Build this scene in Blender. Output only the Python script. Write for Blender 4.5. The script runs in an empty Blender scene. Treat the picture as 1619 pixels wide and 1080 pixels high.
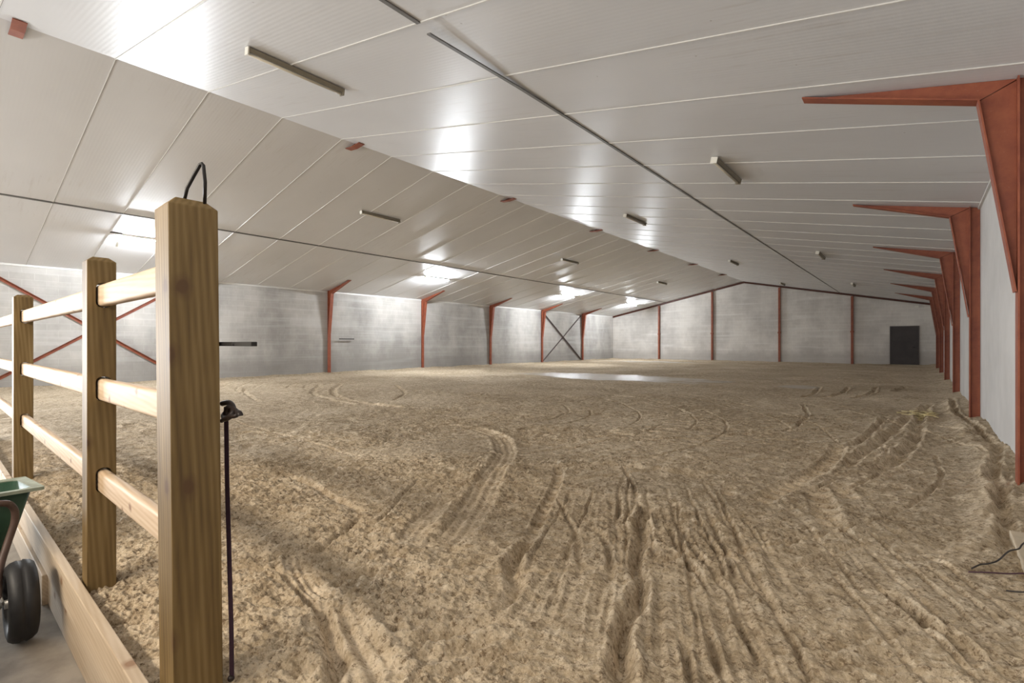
import bpy, bmesh, math, random
import numpy as np
from mathutils import Vector, Matrix
random.seed(7)
sc = bpy.context.scene
COL = sc.collection
PI = math.pi

# ------------------------------------------------------------------ dimensions (metres)
XR_RIDGE, Z_RIDGE = -9.108, 5.432
HALF, Z_EAVE = 9.863, 3.406
XL, XW = XR_RIDGE - HALF, XR_RIDGE + HALF          # left / right wall faces
Y_END = 35.58
Y_BACK = -8.0
FR = [0.80 + 5.0 * k for k in range(7)]            # frame positions
SLOPE = (Z_RIDGE - Z_EAVE) / HALF
SLA = math.atan(SLOPE)
Z_AISLE = -0.31
def roof(x): return Z_RIDGE - SLOPE * abs(x - XR_RIDGE)
def mir(x): return 2 * XR_RIDGE - x

# ------------------------------------------------------------------ helpers
def new_obj(name, bm, mats, parent=None, smooth=False):
    me = bpy.data.meshes.new(name)
    bm.normal_update(); bm.to_mesh(me); bm.free()
    o = bpy.data.objects.new(name, me); COL.objects.link(o)
    for m in (mats if isinstance(mats, (list, tuple)) else [mats]): me.materials.append(m)
    if smooth:
        for p in me.polygons: p.use_smooth = True
    if parent: o.parent = parent
    return o
def thing(name, label, cat, loc=(0, 0, 0), group=None):
    o = bpy.data.objects.new(name, None); COL.objects.link(o)
    o.location = loc; o.empty_display_size = .1
    o['label'] = label; o['category'] = cat
    if group: o['group'] = group
    return o
def tag(o, label, cat, group=None):
    o['label'] = label; o['category'] = cat
    if group: o['group'] = group
    return o
def struct(o, label=None):
    o['kind'] = 'structure'
    if label: o['label'] = label
    return o
def box(bm, x0, x1, y0, y1, z0, z1, mi=0, mat=None):
    vs = [bm.verts.new(v) for v in ((x0,y0,z0),(x1,y0,z0),(x1,y1,z0),(x0,y1,z0),(x0,y0,z1),(x1,y0,z1),(x1,y1,z1),(x0,y1,z1))]
    if mat is not None:
        for v in vs: v.co = mat @ v.co
    for f in ((0,3,2,1),(4,5,6,7),(0,1,5,4),(1,2,6,5),(2,3,7,6),(3,0,4,7)):
        fc = bm.faces.new([vs[i] for i in f]); fc.material_index = mi
    return vs
def prism(bm, pts, y0, y1, mi=0):
    """polygon pts in (x,z), counter-clockwise, extruded along y"""
    a = [bm.verts.new((p[0], y0, p[1])) for p in pts]; b = [bm.verts.new((p[0], y1, p[1])) for p in pts]
    n = len(pts)
    fs = [bm.faces.new(a), bm.faces.new(b[::-1])]
    for i in range(n):
        fs.append(bm.faces.new((a[(i+1) % n], a[i], b[i], b[(i+1) % n])))
    for f in fs: f.material_index = mi
    bmesh.ops.recalc_face_normals(bm, faces=fs)
def strip(bm, p, q, t, y0, y1, mi=0):
    """flat bar from p to q in (x,z), thickness t, width y0..y1"""
    p = Vector(p); q = Vector(q); d = (q - p).normalized(); n = Vector((-d.y, d.x)) * t / 2
    prism(bm, [p - n, q - n, q + n, p + n], y0, y1, mi)
def tube(bm, pts, r, seg=10, caps=True, mi=0):
    pts = [Vector(p) for p in pts]; rings = []
    up = None
    for i, p in enumerate(pts):
        if i == 0: d = pts[1] - p
        elif i == len(pts) - 1: d = p - pts[i-1]
        else: d = (pts[i+1] - p).normalized() + (p - pts[i-1]).normalized()
        d.normalize()
        if up is None:
            up = Vector((0, 0, 1)) if abs(d.z) < .9 else Vector((1, 0, 0))
        s = d.cross(up)
        if s.length < 1e-4: s = d.cross(Vector((1, .3, 0)))
        s.normalize(); u = s.cross(d).normalized(); up = u
        rr = r[i] if isinstance(r, (list, tuple)) else r
        rings.append([bm.verts.new(p + (s * math.cos(2*PI*k/seg) + u * math.sin(2*PI*k/seg)) * rr) for k in range(seg)])
    for a, b in zip(rings, rings[1:]):
        for k in range(seg):
            f = bm.faces.new((a[k], a[(k+1) % seg], b[(k+1) % seg], b[k])); f.material_index = mi; f.smooth = True
    if caps:
        f = bm.faces.new(rings[0][::-1]); f.material_index = mi
        f = bm.faces.new(rings[-1]); f.material_index = mi
def smooth_path(pts, n=6):
    pts = [Vector(p) for p in pts]; out = []
    P = [pts[0]] + pts + [pts[-1]]
    for i in range(1, len(P) - 2):
        for k in range(n):
            t = k / n; a, b, c, d = P[i-1], P[i], P[i+1], P[i+2]
            out.append(.5 * ((2*b) + (c-a)*t + (2*a-5*b+4*c-d)*t*t + (3*b-a-3*c+d)*t**3))
    out.append(pts[-1]); return out
def copy_tree(o, parent=None):
    c = o.copy(); COL.objects.link(c)
    if parent: c.parent = parent
    for ch in list(o.children): copy_tree(ch, c)
    return c
def bevel(o, w, seg=2):
    m = o.modifiers.new('bevel', 'BEVEL'); m.width = w; m.segments = seg; m.limit_method = 'ANGLE'; m.angle_limit = math.radians(40)

# ------------------------------------------------------------------ materials
def mat(name):
    m = bpy.data.materials.new(name); m.use_nodes = True
    nt = m.node_tree; bs = nt.nodes['Principled BSDF']
    return m, nt, bs
def N(nt, t, **k):
    n = nt.nodes.new(t)
    for a, v in k.items():
        if a in n.inputs.keys(): n.inputs[a].default_value = v
        else: setattr(n, a, v)
    return n
def L(nt, a, b): nt.links.new(a, b)
def coords(nt, scale=(1, 1, 1), src='Object', rot=(0, 0, 0)):
    tc = N(nt, 'ShaderNodeTexCoord'); mp = N(nt, 'ShaderNodeMapping')
    mp.inputs['Scale'].default_value = scale; mp.inputs['Rotation'].default_value = rot
    L(nt, tc.outputs[src], mp.inputs['Vector']); return mp.outputs['Vector']
def noise(nt, vec, scale, detail=4, rough=.5, dist=0):
    n = N(nt, 'ShaderNodeTexNoise'); n.inputs['Scale'].default_value = scale
    n.inputs['Detail'].default_value = detail; n.inputs['Roughness'].default_value = rough
    n.inputs['Distortion'].default_value = dist
    L(nt, vec, n.inputs['Vector']); return n.outputs['Fac']
def ramp(nt, fac, stops):
    r = N(nt, 'ShaderNodeValToRGB'); e = r.color_ramp.elements
    while len(e) < len(stops): e.new(.5)
    for el, (p, c) in zip(e, stops):
        el.position = p; el.color = (*c, 1) if len(c) == 3 else c
    L(nt, fac, r.inputs['Fac']); return r.outputs['Color']
def mix(nt, fac, a, b, mode='MIX'):
    n = N(nt, 'ShaderNodeMix', data_type='RGBA', blend_type=mode)
    for s, v in ((0, fac), (6, a), (7, b)):
        if hasattr(v, 'node'): L(nt, v, n.inputs[s])
        else: n.inputs[s].default_value = (*v, 1) if isinstance(v, tuple) and len(v) == 3 else v
    return n.outputs[2]
def mathn(nt, op, a, b=0.0, c=None, clamp=False):
    n = N(nt, 'ShaderNodeMath', operation=op); n.use_clamp = clamp
    for i, v in enumerate((a, b) if c is None else (a, b, c)):
        if hasattr(v, 'node'): L(nt, v, n.inputs[i])
        else: n.inputs[i].default_value = v
    return n.outputs[0]
def bump(nt, bs, h, strength=.3, dist=.01):
    b = N(nt, 'ShaderNodeBump'); b.inputs['Strength'].default_value = strength; b.inputs['Distance'].default_value = dist
    L(nt, h, b.inputs['Height']); L(nt, b.outputs['Normal'], bs.inputs['Normal'])

def m_simple(name, col, rough=.5, metal=0, var=.0, scale=8, col2=None, bmp=0):
    m, nt, bs = mat(name); bs.inputs['Roughness'].default_value = rough; bs.inputs['Metallic'].default_value = metal
    v = coords(nt)
    n = noise(nt, v, scale, 5, .6)
    c2 = col2 or tuple(c * (1 - var) for c in col)
    L(nt, ramp(nt, n, [(.35, c2), (.65, col)]), bs.inputs['Base Color'])
    if bmp: bump(nt, bs, n, bmp, .005)
    return m

def m_ceiling():
    m, nt, bs = mat('ceiling_panel_white')
    v = coords(nt)
    big = noise(nt, coords(nt, (.35, .8, 1)), 1.0, 3, .5)
    base = ramp(nt, big, [(.3, (.60, .602, .612)), (.7, (.665, .668, .680))])
    # faint grey scuffs running along the panels and small dark specks
    st = noise(nt, coords(nt, (.5, 6, 1)), 2.2, 6, .65)
    stain = ramp(nt, st, [(.54, (0, 0, 0)), (.72, (1, 1, 1))])
    patch = ramp(nt, noise(nt, v, .35, 2, .5), [(.45, (0, 0, 0)), (.7, (.55, .55, .55))])
    f = mix(nt, 1.0, stain, patch, 'MULTIPLY')
    base = mix(nt, f, base, (.42, .38, .35))
    vo = N(nt, 'ShaderNodeTexVoronoi'); vo.inputs['Scale'].default_value = 2.6; L(nt, v, vo.inputs['Vector'])
    sp = mathn(nt, 'LESS_THAN', vo.outputs['Distance'], .028)
    base = mix(nt, mathn(nt, 'MULTIPLY', sp, .5), base, (.25, .22, .20))
    L(nt, base, bs.inputs['Base Color'])
    bs.inputs['Roughness'].default_value = .38
    bs.inputs['Specular IOR Level'].default_value = .5
    # light rolled profile across the panels spreads reflections along the hall
    w = N(nt, 'ShaderNodeTexWave', wave_type='BANDS', bands_direction='Y'); w.inputs['Scale'].default_value = 6.0
    w.inputs['Distortion'].default_value = 0; L(nt, v, w.inputs['Vector'])
    h = mathn(nt, 'ADD', mathn(nt, 'MULTIPLY', w.outputs['Fac'], .25), mathn(nt, 'MULTIPLY', noise(nt, coords(nt, (.6, 2, 1)), 1.5, 3, .5), 1.0))
    bump(nt, bs, h, .10, .012)
    return m

def m_blocks(name, axis, tone=1.0, contrast=1.0):
    m, nt, bs = mat(name)
    g = N(nt, 'ShaderNodeNewGeometry'); sp = N(nt, 'ShaderNodeSeparateXYZ'); L(nt, g.outputs['Position'], sp.inputs[0])
    cb = N(nt, 'ShaderNodeCombineXYZ'); L(nt, sp.outputs[axis], cb.inputs[0]); L(nt, sp.outputs[2], cb.inputs[1])
    v = cb.outputs[0]
    br = N(nt, 'ShaderNodeTexBrick'); L(nt, v, br.inputs['Vector'])
    br.inputs['Scale'].default_value = 1; br.inputs['Brick Width'].default_value = .5; br.inputs['Row Height'].default_value = .2
    br.inputs['Mortar Size'].default_value = .008; br.inputs['Mortar Smooth'].default_value = .4
    t = tone
    br.inputs['Color1'].default_value = (.40*t, .385*t, .365*t, 1); br.inputs['Color2'].default_value = (.43*t, .415*t, .395*t, 1)
    br.inputs['Mortar'].default_value = (.47*t, .46*t, .44*t, 1)
    n1 = noise(nt, coords(nt, (1, 1, .6), 'Object'), .55, 6, .62)
    cloud = ramp(nt, n1, [(.36, (.70, .69, .68)), (.62, (1.16, 1.15, 1.13))])
    c = mix(nt, contrast, br.outputs['Color'], cloud, 'MULTIPLY')
    # lighter rows here and there, and a darker grey band near the sand
    rows = noise(nt, coords(nt, (.25, .25, 5)), 1.0, 2, .5)
    c = mix(nt, mathn(nt, 'MULTIPLY', ramp(nt, rows, [(.55, (0,0,0)), (.7, (1,1,1))]), .28), c, (.60*t, .60*t, .59*t))
    zb = mathn(nt, 'ADD', sp.outputs[2], mathn(nt, 'MULTIPLY', noise(nt, v, 1.3, 4, .6), -.9))
    low_band = ramp(nt, zb, [(.0, (.55,.55,.55)), (.45, (0,0,0))])
    c = mix(nt, low_band, c, (.25*t, .235*t, .22*t))
    L(nt, c, bs.inputs['Base Color']); bs.inputs['Roughness'].default_value = .85
    h = mathn(nt, 'SUBTRACT', mathn(nt, 'MULTIPLY', noise(nt, v, 30, 4, .6), .3), br.outputs['Fac'])
    bump(nt, bs, h, .35, .006)
    return m

def m_red(name='red_oxide_paint', tone=1.0):
    m, nt, bs = mat(name)
    n = noise(nt, coords(nt), 5, 6, .65)
    c = ramp(nt, n, [(.30, (.20*tone, .045*tone, .024*tone)), (.62, (.30*tone, .084*tone, .038*tone))])
    sp = noise(nt, coords(nt, (1, 1, 1)), 60, 3, .6)
    c = mix(nt, mathn(nt, 'MULTIPLY', ramp(nt, sp, [(.68, (0,0,0)), (.75, (1,1,1))]), .25), c, (.55, .36, .27))
    L(nt, c, bs.inputs['Base Color']); bs.inputs['Roughness'].default_value = .55
    return m

def m_wood(name, axis, dark, mid, light, knot=(.10, .05, .02), rough=.65, ks=1.0):
    """softwood, grain along the given axis (0=x, 2=z)"""
    m, nt, bs = mat(name)
    s1 = [22, 22, 22]; s1[axis] = .9
    s2 = [3, 3, 3]; s2[axis] = .55
    g1 = noise(nt, coords(nt, tuple(s1)), 1.6, 5, .6, .6)
    g2 = noise(nt, coords(nt, tuple(s2)), 1.3, 3, .5, .8)
    w = N(nt, 'ShaderNodeTexWave', wave_type='BANDS', bands_direction='DIAGONAL')
    s3 = [1, 1, 1]; s3[axis] = .06
    L(nt, coords(nt, tuple(s3)), w.inputs['Vector']); w.inputs['Scale'].default_value = 26; w.inputs['Distortion'].default_value = 5
    w.inputs['Detail'].default_value = 2; w.inputs['Detail Scale'].default_value = .6
    a = mathn(nt, 'ADD', mathn(nt, 'MULTIPLY', g1, .42), mathn(nt, 'MULTIPLY', g2, .50))
    a = mathn(nt, 'ADD', a, mathn(nt, 'MULTIPLY', w.outputs['Fac'], .10))
    c = ramp(nt, a, [(.36, dark), (.52, mid), (.68, light)])
    # knots: cells laid out over the unrolled faces, only some of them carry one
    tc = N(nt, 'ShaderNodeTexCoord'); sp = N(nt, 'ShaderNodeSeparateXYZ'); L(nt, tc.outputs['Object'], sp.inputs[0])
    cb = N(nt, 'ShaderNodeCombineXYZ')
    if axis == 2:
        L(nt, mathn(nt, 'SUBTRACT', sp.outputs[0], sp.outputs[1]), cb.inputs[0]); L(nt, mathn(nt, 'MULTIPLY', sp.outputs[2], .7), cb.inputs[1])
    else:
        L(nt, mathn(nt, 'MULTIPLY', sp.outputs[0], .8), cb.inputs[0]); L(nt, mathn(nt, 'ADD', sp.outputs[1], sp.outputs[2]), cb.inputs[1])
    nz = N(nt, 'ShaderNodeTexNoise'); nz.inputs['Scale'].default_value = 14; L(nt, tc.outputs['Object'], nz.inputs['Vector'])
    vm = N(nt, 'ShaderNodeVectorMath', operation='MULTIPLY_ADD'); L(nt, nz.outputs['Color'], vm.inputs[0]); vm.inputs[1].default_value = (.02, .02, 0); L(nt, cb.outputs[0], vm.inputs[2])
    vo = N(nt, 'ShaderNodeTexVoronoi', voronoi_dimensions='2D'); vo.inputs['Scale'].default_value = 5.5 * ks; L(nt, vm.outputs[0], vo.inputs['Vector'])
    sc_ = N(nt, 'ShaderNodeSeparateColor'); L(nt, vo.outputs['Color'], sc_.inputs[0])
    has = mathn(nt, 'GREATER_THAN', sc_.outputs[0], .45)
    kf = ramp(nt, vo.outputs['Distance'], [(.06, (1, 1, 1)), (.09, (.5, .5, .5)), (.17, (0, 0, 0))])
    c = mix(nt, mathn(nt, 'MULTIPLY', mathn(nt, 'MULTIPLY', kf, has), .9), c, knot)
    L(nt, c, bs.inputs['Base Color']); bs.inputs['Roughness'].default_value = rough
    bump(nt, bs, g1, .25, .003)
    return m

def m_sand():
    m, nt, bs = mat('riding_arena_sand')
    g = N(nt, 'ShaderNodeNewGeometry'); v = g.outputs['Position']
    sp = N(nt, 'ShaderNodeSeparateXYZ'); L(nt, v, sp.inputs[0])
    n1 = noise(nt, v, .5, 4, .55)
    n2 = noise(nt, v, 9, 6, .7)
    n3 = noise(nt, v, 70, 4, .7)
    a = mathn(nt, 'ADD', mathn(nt, 'MULTIPLY', n1, .25), mathn(nt, 'MULTIPLY', n2, .45))
    a = mathn(nt, 'ADD', a, mathn(nt, 'MULTIPLY', n3, .30))
    c = ramp(nt, a, [(.38, (.27, .200, .122)), (.48, (.50, .398, .272)), (.58, (.72, .605, .450))])
    # pale straw bits
    vo = N(nt, 'ShaderNodeTexVoronoi'); vo.inputs['Scale'].default_value = 30; L(nt, v, vo.inputs['Vector'])
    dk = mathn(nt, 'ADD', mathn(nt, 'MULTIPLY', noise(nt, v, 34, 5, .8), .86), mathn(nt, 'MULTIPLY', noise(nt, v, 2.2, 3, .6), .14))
    c = mix(nt, ramp(nt, dk, [(.52, (0, 0, 0)), (.60, (.85, .85, .85))]), c, (.170, .112, .062))  # dark moist crumbs, deepened to stand in for shade between clods
    st = mathn(nt, 'LESS_THAN', vo.outputs['Distance'], .10)
    c = mix(nt, mathn(nt, 'MULTIPLY', st, .35), c, (.62, .56, .42))
    # wet, levelled patches towards the far end
    def patch(cx, cy, rx, ry):
        dx = mathn(nt, 'DIVIDE', mathn(nt, 'SUBTRACT', sp.outputs[0], cx), rx)
        dy = mathn(nt, 'DIVIDE', mathn(nt, 'SUBTRACT', sp.outputs[1], cy), ry)
        return mathn(nt, 'ADD', mathn(nt, 'MULTIPLY', dx, dx), mathn(nt, 'MULTIPLY', dy, dy))
    d = patch(-8.6, 16.2, 4.2, 1.7)
    d = mathn(nt, 'MINIMUM', d, patch(-2.6, 15.9, .55, .8))
    d = mathn(nt, 'MINIMUM', d, patch(-14.5, 31.5, 3.5, 1.2))
    d = mathn(nt, 'ADD', d, mathn(nt, 'MULTIPLY', mathn(nt, 'SUBTRACT', noise(nt, v, 1.1, 4, .6), .5), 2.2))
    wet = ramp(nt, d, [(.55, (1, 1, 1)), (1.0, (0, 0, 0))])
    c = mix(nt, mathn(nt, 'MULTIPLY', wet, .55), c, (.34, .31, .27))
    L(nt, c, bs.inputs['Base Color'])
    rr = N(nt, 'ShaderNodeMapRange'); L(nt, wet, rr.inputs['Value'])
    rr.inputs['To Min'].default_value = .95; rr.inputs['To Max'].default_value = .32
    L(nt, rr.outputs[0], bs.inputs['Roughness'])
    bs.inputs['Specular IOR Level'].default_value = .35
    # crumbs
    vo2 = N(nt, 'ShaderNodeTexVoronoi'); vo2.inputs['Scale'].default_value = 11; L(nt, v, vo2.inputs['Vector'])
    h = mathn(nt, 'ADD', mathn(nt, 'MULTIPLY', noise(nt, v, 26, 6, .7), 1.0), mathn(nt, 'MULTIPLY', noise(nt, v, 7, 4, .6), 1.6))
    h = mathn(nt, 'MULTIPLY', h, mathn(nt, 'SUBTRACT', 1.0, mathn(nt, 'MULTIPLY', wet, .93)))
    at = N(nt, 'ShaderNodeAttribute'); at.attribute_name = 'crumb'
    h = mathn(nt, 'MULTIPLY', h, at.outputs['Fac'])
    h = mathn(nt, 'ADD', h, mathn(nt, 'MULTIPLY', noise(nt, v, 90, 4, .7), .10))
    bump(nt, bs, h, 1.0, .05)
    return m

M = dict(
    ceil=m_ceiling(),
    joint_white=m_simple('white_joint_profile', (.66, .65, .62), .5, var=.08),
    joint_dark=m_simple('grey_joint_strip', (.16, .155, .15), .5, var=.3, scale=3),
    wall_left=m_blocks('concrete_blocks_left', 1, 1.0),
    wall_end=m_blocks('concrete_blocks_end', 0, 1.5, .7),
    wall_right=m_simple('painted_blocks_right', (.60, .585, .57), .8, var=.14, scale=1.2, bmp=.1),
    wall_plain=m_simple('plain_block_wall', (.42, .41, .40), .85, var=.15, scale=1.5),
    red=m_red(), darkred=m_red('dark_red_oxide', .35),
    red_rod=m_red('red_brace_paint', .85),
    grey_rod=m_simple('dull_grey_brown_steel', (.13, .10, .095), .6, var=.25),
    post=m_wood('treated_post_wood', 2, (.105, .062, .020), (.185, .118, .040), (.27, .185, .078), ks=.8),
    rail=m_wood('pale_rail_wood', 0, (.42, .28, .16), (.56, .41, .265), (.66, .52, .37), knot=(.22, .11, .05), ks=1.2),
    board=m_wood('kickboard_wood', 0, (.46, .35, .24), (.55, .44, .32), (.62, .52, .40), knot=(.26, .14, .07), ks=.8),
    concrete=m_simple('aisle_concrete', (.43, .385, .33), .9, var=.42, scale=3.5, bmp=.5),
    sand=m_sand(),
    fix=m_simple('lamp_housing_olive_grey', (.23, .205, .155), .55, var=.15),
    fixcap=m_simple('lamp_end_white', (.80, .78, .70), .5, var=.1),
    tube_off=m_simple('unlit_tube_glass', (.62, .57, .46), .25, var=.05),
    door=m_simple('dark_door_panel', (.050, .040, .040), .55, var=.35, scale=2, col2=(.032, .026, .027)),
    doorframe=m_simple('dark_door_frame', (.10, .085, .08), .6, var=.2),
    black=m_simple('black_metal', (.018, .016, .016), .45, var=.3),
    iron=m_simple('dark_iron_bar', (.030, .027, .025), .8, var=.3),
    strap=m_simple('dark_purple_webbing', (.035, .012, .028), .7, var=.3, scale=40),
    leather=m_simple('dark_worn_leather', (.022, .012, .010), .5, var=.4, scale=30),
    rubber=m_simple('black_tyre_rubber', (.018, .018, .020), .55, var=.3, scale=20, bmp=.2),
    green=m_simple('dark_green_tray', (.030, .085, .050), .5, var=.35, scale=5),
    rim=m_simple('dusty_green_rim', (.30, .34, .27), .6, var=.3, scale=9),
    tubebrown=m_simple('brown_rusty_tube', (.11, .065, .050), .5, var=.35, scale=12),
    steel=m_simple('galvanised_steel', (.45, .44, .42), .4, .8, var=.25, scale=15),
    wire=m_simple('black_wire', (.02, .014, .012), .5, var=.2),
    wire_p=m_simple('purple_brown_wire', (.07, .03, .045), .5, var=.2),
    plank=m_simple('pale_weathered_plank', (.56, .47, .35), .85, var=.2, scale=6, bmp=.3),
    straw=m_simple('yellow_straw', (.66, .56, .30), .8, var=.2, scale=30),
)
def m_emit(name, col, s):
    m, nt, bs = mat(name)
    bs.inputs['Base Color'].default_value = (.9, .9, .9, 1)
    bs.inputs['Emission Color'].default_value = (*col, 1); bs.inputs['Emission Strength'].default_value = s
    return m
M['tube_on'] = m_emit('lit_tube', (.90, .95, 1.0), 1250)
M['tube_dim'] = m_emit('lit_tube_dimmed', (.90, .95, 1.0), 850)

# ------------------------------------------------------------------ ceiling
bm = bmesh.new()
Y0c = Y_BACK
for s in (-1, 1):
    xe = XR_RIDGE + s * (HALF + .15); ze = roof(xe)
    pts = [(XR_RIDGE, Z_RIDGE), (xe, ze), (xe, ze + .12), (XR_RIDGE, Z_RIDGE + .12)]
    if s == 1: pts = pts
    else: pts = pts[::-1]
    prism(bm, pts, Y0c, Y_END + .2, 0)
# transverse white joint profiles at the panel edges
y = 1.822 - 1.2275 * 7
while y < Y_END - .1:
    for s in (-1, 1):
        xe = XR_RIDGE + s * HALF; w = .007 if s > 0 else .005
        strip(bm, (XR_RIDGE, Z_RIDGE - .004), (xe, roof(xe) - .004), .010, y - w, y + w, 1)
        strip(bm, (XR_RIDGE, Z_RIDGE - .002), (xe, roof(xe) - .002), .006, y + w, y + w + .005, 2)  # dark sliver stands in for the shadow beside each profile
    y += 1.2275
struct(new_obj('ceiling', bm, [M['ceil'], M['joint_white'], M['joint_dark']]))
# lengthwise joint strips
def long_strip(x, y0, y1, w, name, m, drop0=0.0, t=.014):
    bm = bmesh.new(); n = 10
    prev = None
    for i in range(n):
        ya = y0 + (y1 - y0) * i / n; yb = y0 + (y1 - y0) * (i + 1) / n
        da = drop0 * max(0, 1 - i / 2) ** 2; db = drop0 * max(0, 1 - (i + 1) / 2) ** 2
        c = [(x - w/2), (x + w/2)]
        vs = []
        for yy, dd in ((ya, da), (yb, db)):
            for xx in c:
                for tt in (0, t):
                    vs.append(bm.verts.new((xx, yy, roof(xx) - dd - tt)))
        for f in ((0,1,3,2),(4,6,7,5),(0,4,5,1),(2,3,7,6),(0,2,6,4),(1,5,7,3)):
            bm.faces.new([vs[k] for k in f])
    bmesh.ops.recalc_face_normals(bm, faces=bm.faces)
    return struct(new_obj(name, bm, m))
xs = XR_RIDGE + 5.423
long_strip(xs - .015, -6, 3.05, .055, 'trim_1', M['joint_dark'])
long_strip(xs, 3.16, 17.0, .050, 'trim_2', M['joint_dark'], .05)
long_strip(xs, 17.0, Y_END - .1, .040, 'trim_3', M['joint_dark'])
long_strip(XR_RIDGE - 5.423, -6, Y_END - .1, .045, 'trim_4', M['joint_dark'], t=.02)

# ------------------------------------------------------------------ walls
bm = bmesh.new()
# left wall with a wide open gateway to the yard behind the fence
box(bm, XL - .2, XL, -1.6, Y_END + .2, -.5, Z_EAVE + .02)
box(bm, XL - .2, XL, Y_BACK, -6.4, -.5, Z_EAVE + .02)
box(bm, XL - .2, XL, -6.4, -1.6, 2.75, Z_EAVE + .02)
struct(new_obj('wall_left', bm, M['wall_left']))
bm = bmesh.new(); box(bm, XW, XW + .2, Y_BACK, Y_END + .2, -.5, Z_EAVE + .02)
struct(new_obj('wall_right', bm, M['wall_right']))
def gable(bm, y0, y1):
    prism(bm, [(XL, -.5), (XW, -.5), (XW, Z_EAVE), (XR_RIDGE, Z_RIDGE), (XL, Z_EAVE)], y0, y1)
bm = bmesh.new(); gable(bm, Y_END, Y_END + .2)
struct(new_obj('wall_end', bm, M['wall_end']))
bm = bmesh.new(); gable(bm, Y_BACK - .2, Y_BACK)
struct(new_obj('wall_back', bm, M['wall_plain']))
# unseen half-height wall added behind the photographer to shade the near sand
bm = bmesh.new(); box(bm, -6.4, XW, -1.35, -1.2, Z_AISLE, 1.15)
struct(new_obj('wall_shade_screen', bm, M['wall_plain']))
# eave strips
bm = bmesh.new(); box(bm, XL, XL + .03, -1.6, Y_END, Z_EAVE - .05, Z_EAVE + .004)
struct(new_obj('trim_5', bm, M['joint_white']))
bm = bmesh.new(); box(bm, XW - .03, XW, Y_BACK, Y_END, Z_EAVE - .03, Z_EAVE + .004)
struct(new_obj('trim_6', bm, M['joint_white']))
# aisle floor
bm = bmesh.new(); box(bm, XL, XW, Y_BACK, .62, Z_AISLE - .2, Z_AISLE)
struct(new_obj('floor_aisle', bm, M['concrete']))
# door
bm = bmesh.new(); box(bm, -1.25, -.02, Y_END - .06, Y_END - .012, .0, 2.19)
d = struct(new_obj('door_1', bm, M['door']))
bm = bmesh.new()
box(bm, -1.29, -1.25, Y_END - .075, Y_END - .003, .0, 2.23); box(bm, -.02, .02, Y_END - .075, Y_END - .003, .0, 2.23)
box(bm, -1.25, -.02, Y_END - .075, Y_END - .003, 2.19, 2.23)
new_obj('door_frame', bm, M['doorframe'], d)
bm = bmesh.new(); tube(bm, [(-.16, Y_END - .06, 1.02), (-.16, Y_END - .11, 1.02), (-.28, Y_END - .11, 1.02)], .012, 8)
new_obj('door_handle', bm, M['iron'], d)

# ------------------------------------------------------------------ steel frames
FW = .07                                  # half flange width
def column(side, yf, label, group):
    """tapered-haunch column; side=+1 right wall, -1 left wall"""
    sx = (lambda x: x) if side > 0 else mir
    xc, xw = .623, XW - .003
    t = thing('steel_column', label, 'steel column', (sx(xc), yf, 0), group)
    inv = Matrix.Translation((-sx(xc), -yf, 0))
    def part(name, fn, m):
        bm = bmesh.new(); fn(bm); bmesh.ops.transform(bm, matrix=inv, verts=bm.verts)
        bmesh.ops.recalc_face_normals(bm, faces=bm.faces)
        return new_obj(name, bm, m, t)
    z1 = roof(xc) - .004
    part('web', lambda b: prism(b, [(sx(xc + .012), 0.0), (sx(xw), 0.0), (sx(xw), roof(xw) - .004), (sx(xc + .012), z1)], yf - .005, yf + .005), M['red'])
    part('flange', lambda b: strip(b, (sx(xc + .006), 0.0), (sx(xc + .006), z1), .012, yf - FW, yf + FW), M['red'])
    kx, kz = .389, 3.305
    tx = XR_RIDGE + 8.191; tz = roof(tx) - .006
    part('haunch_plate', lambda b: prism(b, [(sx(xc - .001), 1.70), (sx(xc - .001), z1), (sx(tx + .02), tz), (sx(kx + .008), kz + .008)], yf - .005, yf + .005), M['red'])
    part('haunch_flange', lambda b: strip(b, (sx(xc - .010), 1.66), (sx(kx), kz), .012, yf - FW, yf + FW), M['red'])
    part('haunch_flange', lambda b: strip(b, (sx(kx), kz), (sx(tx), tz - .004), .012, yf - FW, yf + FW), M['red'])
    def weld(b): tube(b, [(sx(kx + .01), yf - .006, kz + .01), (sx(xc), yf - .006, z1 - .01)], .004, 6)
    part('weld_seam', weld, M['darkred'])
    return t
ORD = ['nearest', 'second nearest', 'third nearest', 'fourth nearest', 'fifth nearest', 'farthest']
for k in range(1, 7):
    column(1, FR[k], 'red steel column with tapered haunch, %s of the six on the right wall' % ORD[k-1], 'red steel columns on the right wall')
LORD = ['hidden mostly behind the big gate post', 'nearest one clear of the gate post', 'second to the right of the gate post',
        'third to the right of the gate post', 'left side of the far cross brace', 'right side of the far cross brace']
for k in range(1, 7):
    column(-1, FR[k], 'red steel column on the left wall, ' + LORD[k-1], 'red steel columns on the left wall')
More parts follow.
